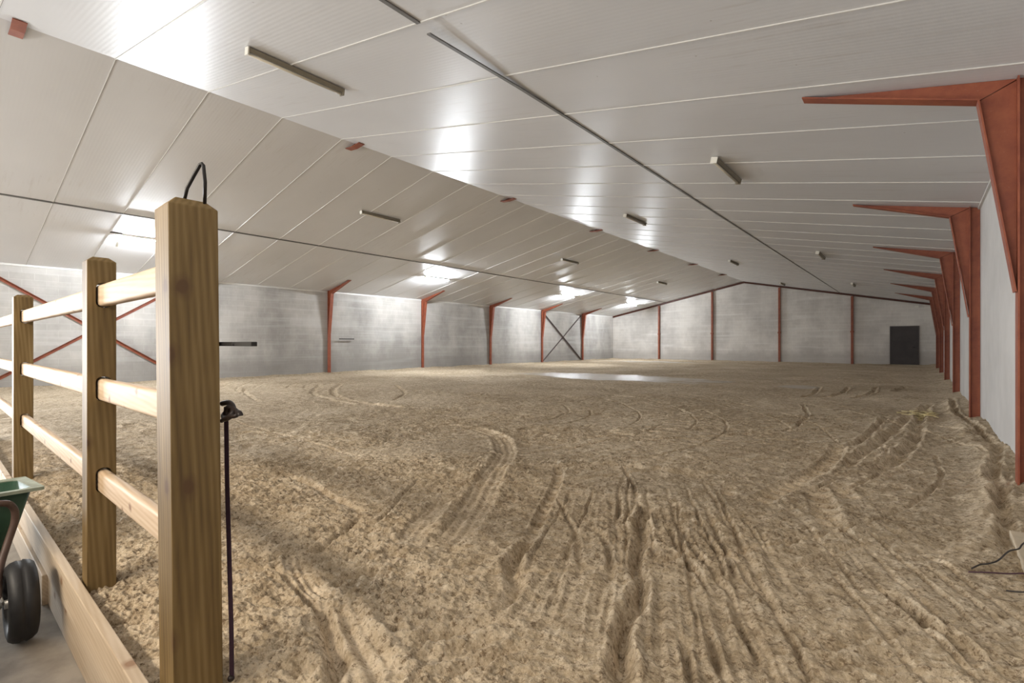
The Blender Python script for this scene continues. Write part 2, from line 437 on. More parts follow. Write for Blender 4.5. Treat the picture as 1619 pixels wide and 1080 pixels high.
# ridge gussets
GORD = ['at the top left corner of the photo', 'large and nearest after the corner one', 'third from the camera',
        'fourth from the camera', 'fifth from the camera', 'sixth from the camera', 'last one before the end wall']
for k in range(7):
    yf = FR[k]
    t = thing('ridge_gusset', 'small red steel gusset under the ceiling ridge, ' + GORD[k], 'gusset', (XR_RIDGE, yf, Z_RIDGE - .07), 'red gussets along the ridge')
    inv = Matrix.Translation((-XR_RIDGE, -yf, -(Z_RIDGE - .07)))
    hw = .25; e = roof(XR_RIDGE + hw) - .006; c = Z_RIDGE - .085
    bm = bmesh.new(); prism(bm, [(XR_RIDGE, c + .01), (XR_RIDGE + hw, e), (XR_RIDGE, Z_RIDGE - .006), (XR_RIDGE - hw, e)], yf - .005, yf + .005)
    bmesh.ops.transform(bm, matrix=inv, verts=bm.verts); new_obj('gusset_web', bm, M['darkred'], t)
    for s in (-1, 1):
        bm = bmesh.new(); strip(bm, (XR_RIDGE, c), (XR_RIDGE + s * hw, e - .006), .012, yf - FW, yf + FW)
        bmesh.ops.transform(bm, matrix=inv, verts=bm.verts); bmesh.ops.recalc_face_normals(bm, faces=bm.faces)
        new_obj('gusset_flange', bm, M['red'], t)
# end wall posts and rafter
def ibeam(bm, x, y0, y1, z0, z1, w=.13):
    box(bm, x - w/2, x + w/2, y0, y0 + .01, z0, z1); box(bm, x - w/2, x + w/2, y1 - .01, y1, z0, z1)
    box(bm, x - .005, x + .005, y0 + .01, y1 - .01, z0, z1)
EP = [(-15.08, 'leftmost and shortest'), (-11.19, 'second from the left'), (-6.96, 'third from the left'), (-3.07, 'closest to the dark door')]
for x, s in EP:
    t = thing('gable_post', 'slim red steel post on the end wall, ' + s, 'post', (x, Y_END - .07, 0), 'red posts on the end wall')
    bm = bmesh.new(); ibeam(bm, 0, -.06, .065, 0, roof(x) - .13, .12)
    new_obj('post_profile', bm, M['red'], t)
    bm = bmesh.new(); box(bm, -.09, .09, -.07, .06, 1.9, 1.99)
    new_obj('splice_plate', bm, M['red'], t)
t = thing('gable_rafter', 'dark red steel beam following the roof pitch on top of the end wall', 'beam', (XR_RIDGE, Y_END - .08, Z_RIDGE))
for s in (-1, 1):
    bm = bmesh.new()
    for off in (-.012, -.108): strip(bm, (0, off), (s * (HALF - .02), -SLOPE * (HALF - .02) + off), .012, -.06, .07)
    strip(bm, (0, -.06), (s * (HALF - .02), -SLOPE * (HALF - .02) - .06), .09, .0, .01)
    new_obj('beam', bm, M['darkred'], t)

# cross braces
def brace(y0, z0, y1, z1, m, name, w=.10):
    bm = bmesh.new(); p = Vector((0, y0, z0)); q = Vector((0, y1, z1)); d = (q - p).normalized(); n = Vector((0, -d.z, d.y)) * w / 2
    for a, b, c in ((0, .008, 1), ):
        vs = []
        for pt in (p, q):
            for sgn in (-1, 1):
                for xx in (0, .008): vs.append(bm.verts.new(pt + n * sgn + Vector((xx, 0, 0))))
        for f in ((0,1,3,2),(4,6,7,5),(0,4,5,1),(2,3,7,6),(0,2,6,4),(1,5,7,3)): bm.faces.new([vs[k] for k in f])
    # standing leg of the angle profile
    vs = []
    for pt in (p, q):
        for sgn in (.84, 1):
            for xx in (.008, .06): vs.append(bm.verts.new(pt + n * sgn + Vector((xx, 0, 0))))
    for f in ((0,1,3,2),(4,6,7,5),(0,4,5,1),(2,3,7,6),(0,2,6,4),(1,5,7,3)): bm.faces.new([vs[k] for k in f])
    bmesh.ops.recalc_face_normals(bm, faces=bm.faces)
    return bm
for (ya, yb, m, lab) in ((FR[0] + .12, FR[1] - .12, M['red_rod'], 'red diagonal steel cross brace on the left wall, seen through the wooden fence'),
                         (FR[5] + .12, FR[6] - .12, M['grey_rod'], 'thin brown steel cross brace between the two far columns of the left wall')):
    t = thing('cross_brace', lab, 'brace', (XL + .04, ya, 0), 'steel cross braces on the left wall')
    zt = 3.25
    for (a, za, b, zb, dx) in ((0, zt, yb - ya, .03, .0), (0, .03, yb - ya, zt, .0)):
        bm = brace(a, za, b, zb, m, 'b', .085)
        if za < zb: bmesh.ops.translate(bm, vec=(-.03, 0, 0), verts=bm.verts)
        new_obj('diagonal_bar', bm, m, t)
    bm = bmesh.new(); box(bm, -.032, .012, (yb-ya)/2 - .1, (yb-ya)/2 + .1, 1.55, 1.73)
    new_obj('centre_plate', bm, m, t)
# small bar on the left wall column
t = tag(new_obj('wall_bar', (lambda b: (box(b, mir(.623), mir(.623) + .03, 11.25, 11.95, 1.41, 1.45), b)[1])(bmesh.new()), M['iron']),
        'short dark horizontal bar on the left wall beside the nearest clear column', 'bar')

# ------------------------------------------------------------------ lamps
def make_lamp(lit, length=1.27):
    """batten hanging under the slope; origin at its centre on the ceiling plane, runs along y"""
    t = bpy.data.objects.new('tube_light', None); COL.objects.link(t)
    h = length / 2
    bm = bmesh.new()
    prism(bm, [(-.045, -.012), (-.030, -.062), (.030, -.062), (.045, -.012)], -h, h)
    new_obj('housing', bm, M['fixcap'] if lit else M['fix'], t)
    for s in (-1, 1):
        bm = bmesh.new(); box(bm, -.048, .048, s * h - (.014 if s > 0 else 0), s * h + (.014 if s < 0 else 0), -.10, -.008)
        bmesh.ops.translate(bm, vec=(0, s * .014, 0), verts=bm.verts)
        new_obj('end_cap', bm, M['fixcap'] if s < 0 or lit else M['fix'], t)
    bm = bmesh.new(); tube(bm, [(.0, -h + .01, -.082), (.0, h - .01, -.082)], .016, 12)
    new_obj('tube', bm, M['tube_on'] if lit else M['tube_off'], t)
    for s in (-1, 1):
        bm = bmesh.new(); box(bm, -.012, .012, s * h * .7 - .03, s * h * .7 + .03, -.012, 0)
        new_obj('mounting_clip', bm, M['fix'], t)
    return t
proto = {False: make_lamp(False), True: make_lamp(True)}
used = {False: False, True: False}
LAMPS = [ # x, y centre, lit, label
 (-6.29, 3.17, 0, 'unlit tube light on the right ceiling slope near the ridge, large at top left'),
 (-6.29, 13.15, 0, 'unlit tube light on the right slope, second in the row beside the ridge'),
 (-6.29, 22.9, 0, 'unlit tube light on the right slope, third in the row beside the ridge'),
 (-6.29, 32.9, 0, 'tiny unlit tube light just before the end wall, right of the ridge'),
 (-2.36, 8.25, 0, 'unlit tube light with white end between right seam and steel columns, nearest'),
 (-2.36, 18.0, 0, 'short looking unlit tube light right of the dark seam, middle of its row'),
 (-2.36, 27.9, 0, 'small round looking unlit tube light at far right above the end wall'),
 (-11.78, 8.33, 0, 'slim unlit tube light on the left ceiling slope, nearest of its row'),
 (-11.78, 18.15, 0, 'unlit tube light on the left slope, second of its row'),
 (-11.78, 28.15, 0, 'tiny unlit tube light on the left slope, farthest of its row'),
 (-15.8, 3.95, 1, 'glowing tube light on the left slope, partly behind the big gate post'),
 (-15.8, 14.0, 1, 'brightly glowing tube light above the left wall, second nearest'),
 (-15.8, 24.1, 1, 'brightly glowing tube light above the left wall, third nearest'),
 (-15.8, 32.4, 1, 'brightly glowing tube light above the left wall, nearest to the end wall'),
]
for x, y, lit, lab in LAMPS:
    lit = bool(lit)
    o = proto[lit] if not used[lit] else copy_tree(proto[lit]); used[lit] = True
    o.location = (x, y, roof(x)); o.rotation_euler = (0, SLA if x > XR_RIDGE else -SLA, 0)
    if lit and y < 5:      # the nearest lamp's tube is set weaker to limit its ceiling glow
        for ch in o.children:
            if ch.name.startswith('tube'):
                ch.data = ch.data.copy(); ch.data.materials[0] = M['tube_dim']
    tag(o, lab, 'tube light', 'lit ceiling tube lights' if lit else 'unlit ceiling tube lights')
# loose lamp holder hanging at the nearest lit lamp
t = thing('hanging_socket', 'loose white lamp socket dangling on its lead beside the glowing light', 'socket', (-15.75, 3.16, roof(-15.75)))
bm = bmesh.new(); tube(bm, smooth_path([(0, 0, -.0), (.0, -.02, -.10), (.03, .0, -.19), (.06, .02, -.25)]), .006, 6); new_obj('lead', bm, M['fixcap'], t)
bm = bmesh.new(); tube(bm, [(.06, .02, -.24), (.06, .025, -.27), (.05, .0, -.37)], [.02, .035, .028], 10); new_obj('socket', bm, M['fixcap'], t)
bm = bmesh.new(); box(bm, -.02, .02, -.12, .12, -.02, -.001); new_obj('bracket', bm, M['iron'], t)
# small pale fitting on the end wall at right
t = thing('wall_fitting', 'small pale fitting high on the end wall above the dark door', 'wall lamp', (-.10, Y_END, 3.30))
bm = bmesh.new(); box(bm, -.09, .09, -.09, .01, -.05, .05); new_obj('fitting_body', bm, M['fixcap'], t)

# ------------------------------------------------------------------ fence
fence = thing('wooden_fence', 'wooden post and rail fence with a thick gate post at its right end', 'fence', (-3.2, .576, 0))
FI = Matrix.Translation((3.2, -.576, 0))
def rounded_rect(w, h, r, n=4):
    pts = []
    for cx, cy, a0 in ((w/2-r, h/2-r, 0), (-w/2+r, h/2-r, 90), (-w/2+r, -h/2+r, 180), (w/2-r, -h/2+r, 270)):
        for k in range(n + 1):
            a = math.radians(a0 + 90 * k / n); pts.append((cx + r * math.cos(a), cy + r * math.sin(a)))
    return pts
def rail_bm(bm, x0, x1, yc, z0, z1, w=.046, h=.108, r=.016, seg=12):
    pr = rounded_rect(w, h, r); rings = []
    for i in range(seg + 1):
        t = i / seg; x = x0 + (x1 - x0) * t; z = z0 + (z1 - z0) * t
        rings.append([bm.verts.new((x, yc + p[0], z + p[1])) for p in pr])
    n = len(pr)
    for a, b in zip(rings, rings[1:]):
        for k in range(n): bm.faces.new((a[k], a[(k+1) % n], b[(k+1) % n], b[k])).smooth = True
    bm.faces.new(rings[0]); bm.faces.new(rings[-1][::-1])
    bmesh.ops.recalc_face_normals(bm, faces=bm.faces)
RAILZ = (1.475, 1.006, .548)
RY = .583
def post_bm(x1, y0, w, zb, zt, ch=.028, rise=.027):
    """x1: right face, y0: front face"""
    bm = bmesh.new()
    def ring(z, i): return [bm.verts.new(v) for v in ((x1-w+i, y0+i, z), (x1-i, y0+i, z), (x1-i, y0+w-i, z), (x1-w+i, y0+w-i, z))]
    rs = [ring(zb, 0)] + [ring(zb + (zt - zb) * k / 4, 0) for k in (1, 2, 3, 4)] + [ring(zt + rise, ch)]
    bm.faces.new(rs[0][::-1]); bm.faces.new(rs[-1])
    for a, b in zip(rs, rs[1:]):
        for k in range(4): bm.faces.new((a[k], a[(k+1) % 4], b[(k+1) % 4], b[k]))
    return bm
def cut_post(bm, name, holes, parent, m):
    """post with mortises sawn out for the rails"""
    me = bpy.data.meshes.new('tmp'); bm.to_mesh(me); bm.free(); a = bpy.data.objects.new('tmp', me); COL.objects.link(a)
    cb = bmesh.new()
    for (x0, x1, zc) in holes: rail_bm(cb, x0, x1, RY, zc, zc, .062, .122, .026, 1)
    me2 = bpy.data.meshes.new('tmpc'); cb.to_mesh(me2); cb.free(); c = bpy.data.objects.new('tmpc', me2); COL.objects.link(c)
    md = a.modifiers.new('b', 'BOOLEAN'); md.object = c; md.operation = 'DIFFERENCE'; md.solver = 'EXACT'
    dg = bpy.context.evaluated_depsgraph_get(); dg.update()
    out = bpy.data.meshes.new_from_object(a.evaluated_get(dg))
    bpy.data.objects.remove(a); bpy.data.objects.remove(c)
    out.materials.clear(); out.materials.append(m)
    o = bpy.data.objects.new(name, out); COL.objects.link(o); o.parent = parent
    for p in out.polygons: p.use_smooth = False
    md = o.modifiers.new('bevel', 'BEVEL'); md.width = .0025; md.segments = 2; md.limit_method = 'ANGLE'; md.angle_limit = math.radians(35)
    return o
POSTS = [(-3.15, .518, .115, 1.646), (-6.10, .511, .125, 1.644), (-9.05, .511, .12, 1.644)]
for i, (x1, y0, w, zt) in enumerate(POSTS):
    bm = post_bm(x1, y0, w, -.02, zt, .026, .022)
    bmesh.ops.transform(bm, matrix=FI, verts=bm.verts)
    holes = [(x1 - w - .02 + 3.2, x1 + .02 + 3.2, z) for z in RAILZ]
    ry0 = RY; RY = RY - .576
    o = cut_post(bm, 'post', holes, fence, M['post'])
    RY = ry0
# gate post leans a touch
bm = post_bm(-1.934, .526, .152, -.02, 1.708, .030, .030)
R = Matrix.Translation((-1.934, .526, 1.708)) @ Matrix.Rotation(math.radians(-.62), 4, Vector((-.64, .77, 0))) @ Matrix.Translation((1.934, -.526, -1.708))
bmesh.ops.transform(bm, matrix=FI @ R, verts=bm.verts)
gp = new_obj('gate_post', bm, M['post'], fence); bevel(gp, .003)
gp['label'] = 'thick gate post with chamfered top'
SP = [(-2.07, -3.15 + -.02), (-3.15 - .095, -6.12), (-6.10 - .105, -9.07)]
for z in RAILZ:
    for j, (xa, xb) in enumerate(SP):
        bm = bmesh.new(); dz = random.uniform(-.004, .004)
        # neighbouring rails meet inside the posts
        x_a = xa if j == 0 else POSTS[j-1][0] - POSTS[j-1][2] * .52
        x_b = POSTS[j][0] - POSTS[j][2] * .48
        rail_bm(bm, x_a, x_b, RY, z + dz, z + dz)
        bmesh.ops.transform(bm, matrix=FI, verts=bm.verts); new_obj('rail', bm, M['rail'], fence)
# kickboards: upper continuous board and two lengths of lower board
def board(x0, x1, y0, y1, z0, z1, label, tz=0.0):
    bm = bmesh.new(); box(bm, 0, x1 - x0, 0, y1 - y0, 0, z1 - z0)
    o = new_obj('kickboard', bm, M['board']); o.location = (x0, y0, z0); o.rotation_euler = (0, 0, tz)
    bevel(o, .004); tag(o, label, 'board', 'kickboards at the foot of the fence'); return o
board(-9.6, .745, .466, .508, -.124, .047, 'upper pale timber kickboard running along the foot of the fence')
board(-9.6, -3.96, .448, .492, -.309, -.130, 'lower timber kickboard at far left behind the wheelbarrow, set slightly forward')
board(-3.955, .745, .474, .507, -.309, -.136, 'lower timber kickboard below the upper one in front of the gate post')
# gate hardware on the far side of the gate post
t = thing('gate_bar', 'flat dark iron bar sticking out from the right side of the gate post', 'iron bar', (-1.93, .70, 1.2315))
bm = bmesh.new(); box(bm, -.12, .243, -.010, .010, -.0075, .0075); o = new_obj('bar', bm, M['iron'], t); bevel(o, .002)
bm = bmesh.new(); tube(bm, [(.10, -.014, 0), (.10, .014, 0)], .007, 8); new_obj('bolt', bm, M['black'], t)
bm = bmesh.new(); tube(bm, [(-1.972, .585, 1.7385), (-1.962, .590, 1.775), (-1.925, .600, 1.815), (-1.893, .608, 1.846), (-1.886, .611, 1.848), (-1.882, .614, 1.842), (-1.896, .624, 1.79), (-1.930, .634, 1.724)], .0062, 8)
tag(new_obj('metal_hook', bm, M['black'], smooth=True), 'bent black metal loop standing on top of the gate post', 'hook')
# leather knot and strap
t = thing('lead_strap', 'dark purple strap hanging down the right side of the gate post', 'strap', (-1.962, .712, .98))
pts = [(0, .0, .02), (.004, 0, -.10), (.010, .0, -.26), (.024, .0, -.45), (.036, .0, -.62), (.048, 0, -.78), (.052, 0, -.95)]
bm = bmesh.new(); pr = [Vector(p) for p in smooth_path(pts, 5)]
for a, b in zip(pr, pr[1:]):
    vs = [bm.verts.new(v) for v in (a + Vector((-.007, -.001, 0)), a + Vector((.007, .008, 0)), b + Vector((.007, .008, 0)), b + Vector((-.007, -.001, 0)))]
    bm.faces.new(vs)
bmesh.ops.remove_doubles(bm, verts=bm.verts, dist=1e-4)
o = new_obj('webbing', bm, M['strap'], t); so = o.modifiers.new('s', 'SOLIDIFY'); so.thickness = .003
bm = bmesh.new()
tube(bm, smooth_path([(-.03, 0, .03), (.01, .01, .035), (.045, .01, .02), (.065, 0, .0), (.03, -.01, -.02), (-.01, 0, -.01), (.02, .012, .012), (.06, .012, .008), (.10, .01, .004), (.106, .01, -.004)], 6), .010, 8)
tube(bm, smooth_path([(.0, -.012, -.03), (.05, -.012, -.012), (.10, 0, -.002), (.07, .01, .012), (.02, .0, .02), (-.01, .0, -.03)], 6), .008, 8)
o = new_obj('leather_knot', bm, M['leather'], t, True)
bm = bmesh.new(); bmesh.ops.create_uvsphere(bm, u_segments=12, v_segments=8, radius=.012, matrix=Matrix.Translation((.052, 0, -.955)))
new_obj('clip', bm, M['leather'], t, True)

# ------------------------------------------------------------------ wheelbarrow
wb = thing('wheelbarrow', 'dark green twin wheel barrow with black tyre parked in the aisle beside the kickboard', 'wheelbarrow', (-3.6, .08, Z_AISLE))
WI = Matrix.Translation((3.6, -.08, -Z_AISLE))
def wpart(name, bm, m, sm=False, par=wb):
    bmesh.ops.transform(bm, matrix=WI, verts=bm.verts); return new_obj(name, bm, m, par, sm)
YC = .08
rimp = [(-3.90, .455, .405), (-4.60, .44, .345), (-4.60, YC*2 - .44, .345), (-3.90, YC*2 - .455, .405)]
inn = [(-3.955, .405, .395), (-4.55, .395, .335), (-4.55, YC*2 - .395, .335), (-3.955, YC*2 - .405, .395)]
bot = [(-4.13, .31, -.07), (-4.42, .31, -.05), (-4.42, YC*2 - .31, -.05), (-4.13, YC*2 - .31, -.07)]
bm = bmesh.new()
def sub_ring(ps, n=6):
    out = []
    for i in range(4):
        a, b = Vector(ps[i]), Vector(ps[(i+1) % 4])
        for k in range(n): out.append(a.lerp(b, k / n))
    return out
def rnd(ps, r):     # round the corners
    P = [Vector(p) for p in ps]; out = []
    for i in range(4):
        p, a, b = P[i], P[i-1], P[(i+1) % 4]
        u = (a - p).normalized() * r; v = (b - p).normalized() * r
        for k in range(6):
            t = k / 5; out.append(p + u * (1-t)**2 + v * t**2)
    return out
ri, bo = rnd(inn, .05), rnd(bot, .08)
vi = [bm.verts.new(p) for p in ri]; vm = [bm.verts.new(a.lerp(b, .5) + (a - b) * .0) for a, b in zip(ri, bo)]; vb = [bm.verts.new(p) for p in bo]
n = len(vi)
for A, B in ((vi, vm), (vm, vb)):
    for k in range(n): bm.faces.new((A[k], A[(k+1) % n], B[(k+1) % n], B[k])).smooth = True
bm.faces.new(vb)
o = wpart('tray', bm, M['green']); so = o.modifiers.new('s', 'SOLIDIFY'); so.thickness = .006
bm = bmesh.new(); ro = rnd(rimp, .02)
va = [bm.verts.new(p) for p in ro]; vb2 = [bm.verts.new(p + Vector((0, 0, .006))) for p in ri]; vc = [bm.verts.new(p + Vector((0, 0, -.018))) for p in ro]; vd = [bm.verts.new(p + Vector((0, 0, -.008))) for p in ri]
for A, B in ((va, vb2), (vc, va), (vd, vc), (vb2, vd)):
    for k in range(n): bm.faces.new((A[k], A[(k+1) % n], B[(k+1) % n], B[k]))
bmesh.ops.recalc_face_normals(bm, faces=bm.faces)
wpart('rim', bm, M['rim'])
def wheel(yc):
    g = bpy.data.objects.new('wheel', None); COL.objects.link(g); g.parent = wb; g.location = (0, yc - .08, .205)
    bm = bmesh.new(); prof = [(-.034, .115), (-.052, .135), (-.058, .160), (-.052, .183), (-.036, .197), (-.012, .204), (-.008, .199), (.008, .199), (.012, .204), (.036, .197), (.052, .183), (.058, .160), (.052, .135), (.034, .115)]
    S = 64; rings = []
    for i in range(S):
        a = 2 * PI * i / S; rr = []
        for j, (yy, r) in enumerate(prof):
            dr = .0035 if (i % 2 and j in (4, 5, 8, 9)) else 0
            rr.append(bm.verts.new(((r - dr) * math.cos(a), yy, (r - dr) * math.sin(a))))
        rings.append(rr)
    m_ = len(prof)
    for i in range(S):
        A, B = rings[i], rings[(i+1) % S]
        for k in range(m_): bm.faces.new((A[k], A[(k+1) % m_], B[(k+1) % m_], B[k])).smooth = True
    bmesh.ops.recalc_face_normals(bm, faces=bm.faces)
    new_obj('tyre', bm, M['rubber'], g)
    bm = bmesh.new()
    for s in (-1, 1): tube(bm, [(0, s * .002, 0), (0, s * .012, 0), (0, s * .03, 0), (0, s * .033, 0)], [.116, .10, .112, .118], 32)
    tube(bm, [(0, -.06, 0), (0, .06, 0)], .022, 16)
    new_obj('hub', bm, M['steel'], g, False)
wheel(.328); wheel(YC*2 - .328)
bm = bmesh.new(); tube(bm, [(-3.6, YC*2 - .26, -.105), (-3.6, .26, -.105)], .012, 10); wpart('axle', bm, M['steel'])
for s in (1, -1):
    f = lambda y: YC + s * (y - YC)
    bm = bmesh.new()
    tube(bm, smooth_path([(-3.80, f(.20), .375), (-3.80, f(.27), .372), (-3.81, f(.305), .355), (-3.82, f(.325), .31), (-3.82, f(.322), .245), (-3.80, f(.295), .15), (-3.74, f(.262), .04), (-3.64, f(.245), -.09), (-3.60, f(.24), -.115)], 5), .017, 12)
    wpart('frame_tube', bm, M['tubebrown'])
    bm = bmesh.new(); tube(bm, [(-3.98, f(.18), -.10), (-3.80, f(.235), -.02), (-3.61, f(.262), -.10)], .010, 8); wpart('strut', bm, M['steel'])
    bm = bmesh.new(); tube(bm, smooth_path([(-3.62, f(.24), -.10), (-4.1, f(.24), -.09), (-4.5, f(.26), .0), (-4.95, f(.28), .27), (-5.2, f(.28), .30)], 5), .016, 10); wpart('handle', bm, M['tubebrown'])
    bm = bmesh.new(); tube(bm, [(-4.45, f(.26), -.01), (-4.5, f(.27), -.295)], .014, 10); wpart('leg', bm, M['tubebrown'])

# ------------------------------------------------------------------ sand
rng = np.random.RandomState(11)
PERM = rng.permutation(4096); GR = rng.rand(4096) * 2 * np.pi; GX, GY = np.cos(GR), np.sin(GR)
def gnoise(x, y, seed=0):
    xi = np.floor(x).astype(np.int64); yi = np.floor(y).astype(np.int64); xf = x - xi; yf = y - yi
    def g(ix, iy, fx, fy):
        h = PERM[(PERM[(ix + seed * 131) & 4095] + iy * 57 + seed * 17) & 4095]
        return GX[h] * fx + GY[h] * fy
    u = xf*xf*xf*(xf*(xf*6-15)+10); v = yf*yf*yf*(yf*(yf*6-15)+10)
    a = g(xi, yi, xf, yf); b = g(xi+1, yi, xf-1, yf); c = g(xi, yi+1, xf, yf-1); d = g(xi+1, yi+1, xf-1, yf-1)
    return (a + (b-a)*u) + ((c + (d-c)*u) - (a + (b-a)*u)) * v
def axis_pts(a0, a1, base, k):
    """spacing base + k*distance from a0"""
    L_ = abs(a1 - a0); n = int(math.log(1 + k * L_ / base) / k) + 1
    t = np.linspace(0, math.log(1 + k * L_ / base) / k, n)
    d = (np.exp(k * t) - 1) * base / k
    return a0 + math.copysign(1, a1 - a0) * d
xs_ = np.concatenate([np.arange(XW, -3.4, -.0046), axis_pts(-3.4, XL, .0046, .0045)])[::-1]
ys_ = axis_pts(.520, Y_END, .0046, .0026)
xs_[0] = XL; xs_[-1] = XW; ys_[-1] = Y_END
X, Y = np.meshgrid(xs_, ys_)
SXs = np.gradient(xs_)[None, :] * np.ones_like(X); SYs = np.gradient(ys_)[:, None] * np.ones_like(X)
SPC = np.maximum(SXs, SYs)
H = np.zeros_like(X); FL = np.ones_like(X)
Hf = np.zeros_like(X)
FEAT = [
('tread',0.15,0.035,[(-0.74,7.16),(-0.72,6.12),(-0.81,5.28),(-0.89,4.62),(-0.98,4.08)]),
('tread',0.17,0.035,[(-0.7,4.94),(-0.56,4.37),(-0.41,3.73)]),
('tread',0.14,0.03,[(-0.55,5.14),(-0.41,4.65)]),
('tread',0.1,0.03,[(-1.27,4.47),(-1.16,4.07)]),
('tread',0.08,0.04,[(-2.77,4.08),(-2.4,3.48),(-2.18,3.02),(-1.99,2.67),(-1.86,2.42)]),
('rut',0.045,0.05,[(-1.86,2.42),(-1.77,2.16),(-1.57,1.9),(-1.52,1.68)]),
('rut',0.05,0.07,[(-1.59,3.48),(-1.45,3.12),(-1.3,2.78),(-1.19,2.49),(-1.09,2.34),(-1.03,2.12),(-0.99,1.95),(-0.87,1.68),(-0.84,1.53)]),
('rut',0.02,0.03,[(-2.26,4.44),(-1.84,3.83),(-1.66,3.46)]),
('rut',0.025,0.03,[(-1.73,2.89),(-1.49,2.68),(-1.3,2.4),(-1.21,2.21)]),
('smooth',0.11,0.02,[(-5.0,5.06),(-4.32,4.88),(-3.67,4.3),(-3.19,3.6),(-2.67,2.81),(-2.32,2.26),(-2.19,1.98)]),
('rut',0.02,0.02,[(-9.12,3.25),(-7.58,3.13),(-6.0,3.09),(-4.38,3.08)]),
('rut',0.02,0.02,[(-6.83,4.28),(-5.48,4.27),(-4.46,4.37)]),
('tread',0.07,0.03,[(-4.49,2.13),(-4.06,2.15),(-3.58,2.1),(-3.08,2.06)]),
('rut',0.03,0.02,[(-3.06,2.02),(-2.9,1.77),(-2.74,1.53),(-2.66,1.42)]),
('rut',0.02,0.025,[(-2.74,1.23),(-2.44,1.19),(-2.19,1.16),(-2.04,1.12)]),
('smooth',0.11,0.03,[(-2.12,1.22),(-1.9,1.14),(-1.66,1.07),(-1.47,1.01)]),
('smooth',0.06,0.02,[(-2.87,1.42),(-2.53,1.28),(-2.17,1.21)]),
('rut',0.035,0.04,[(-2.17,1.18),(-1.9,1.08),(-1.7,0.99),(-1.57,0.92)]),
('rut',0.05,0.05,[(0.55,14.29),(0.5,11.53),(0.57,10.12),(0.65,8.46),(0.69,7.8),(0.6,6.97),(0.52,6.16),(0.5,5.44),(0.45,4.7),(0.41,4.14)]),
('ridge',0.07,0.05,[(0.42,13.46),(0.42,10.99),(0.48,8.58),(0.52,7.46),(0.49,6.41),(0.39,5.16),(0.29,4.29),(0.12,3.58)]),
('rut',0.08,0.06,[(0.13,12.94),(0.02,10.65),(-0.04,8.43),(-0.15,6.9),(-0.32,5.89)]),
('rut',0.07,0.05,[(-0.12,10.54),(-0.34,8.18),(-0.46,6.85),(-0.56,6.01)]),
('rut',0.05,0.04,[(-0.43,10.28),(-0.54,8.02),(-0.66,7.13)]),
('rut',0.035,0.03,[(-1.96,6.83),(-1.52,7.68),(-1.01,8.38),(-0.83,8.95)]),
('rut',0.035,0.03,[(-2.74,5.64),(-2.12,6.58),(-1.48,7.85),(-1.45,9.44),(-1.79,11.35)]),
('rut',0.06,0.03,[(-2.17,16.27),(-1.99,14.12),(-2.07,12.93)]),
('rut',0.06,0.04,[(-1.53,16.79),(-1.48,14.54),(-1.77,13.19)]),
('rut',0.06,0.04,[(-0.94,17.29),(-0.9,15.02),(-1.15,13.36)]),
('rut',0.08,0.05,[(-0.29,17.83),(-0.51,15.76)]),
('rut',0.08,0.035,[(-13.8,8.33),(-12.06,7.05),(-10.28,6.12),(-8.74,5.85),(-7.58,5.91)]),
('rut',0.07,0.03,[(-13.88,7.66),(-12.16,6.51),(-10.61,5.84),(-8.76,5.56)]),
('rut',0.05,0.03,[(-14.6,5.94),(-13.2,5.21),(-10.78,4.58)]),
('rut',0.05,0.03,[(-11.77,8.83),(-9.79,7.63),(-8.9,6.6)]),
('rut',0.06,0.06,[(-3.23,3.6),(-2.92,3.92),(-2.65,4.08),(-2.39,4.36),(-2.04,4.46)]),
('rut',0.07,0.07,[(-2.0,4.48),(-1.82,4.55),(-1.67,4.62),(-1.53,4.74)]),
('rut',0.02,0.02,[(-1.33,3.22),(-1.1,2.89),(-0.86,2.58),(-0.75,2.43)]),
('rut',0.02,0.02,[(-1.23,3.23),(-0.98,2.87),(-0.74,2.59),(-0.59,2.35)]),
('rut',0.02,0.02,[(-1.13,3.25),(-0.88,2.96),(-0.67,2.65)]),
('rut',0.02,0.025,[(-1.0,3.22),(-0.75,2.85),(-0.56,2.59)]),
('rut',0.025,0.03,[(-0.68,2.48),(-0.57,2.25),(-0.46,2.02)]),
('rut',0.02,0.025,[(-0.71,2.19),(-0.55,1.85)]),
('rut',0.02,0.03,[(-0.76,2.08),(-0.64,1.78)]),
('rut',0.025,0.025,[(-0.89,4.5),(-0.68,4.91),(-0.58,5.25)]),
('rut',0.04,0.03,[(-1.62,1.26),(-1.55,1.4),(-1.46,1.67)]),
('rut',0.035,0.03,[(-1.52,1.21),(-1.43,1.36),(-1.36,1.59)]),
('rut',0.03,0.03,[(-1.43,1.17),(-1.33,1.34),(-1.25,1.59)]),
('smooth',0.08,0.01,[(-2.89,2.63),(-2.53,2.08),(-2.36,1.84)]),
('rut',0.02,0.02,[(-3.47,2.85),(-3.16,2.4),(-2.82,1.99)]),
('rut',0.03,0.03,[(-3.73,2.63),(-3.82,2.98),(-3.7,3.08)]),
('rut',0.02,0.02,[(-2.2,3.2),(-1.81,2.82),(-1.56,2.5),(-1.35,2.17)]),
('rut',0.04,0.04,[(-0.15,3.08),(-0.03,2.88),(0.1,2.74),(0.16,2.58)]),
('rut',0.02,0.02,[(-0.53,2.99),(-0.43,3.33),(-0.22,3.74)]),
]
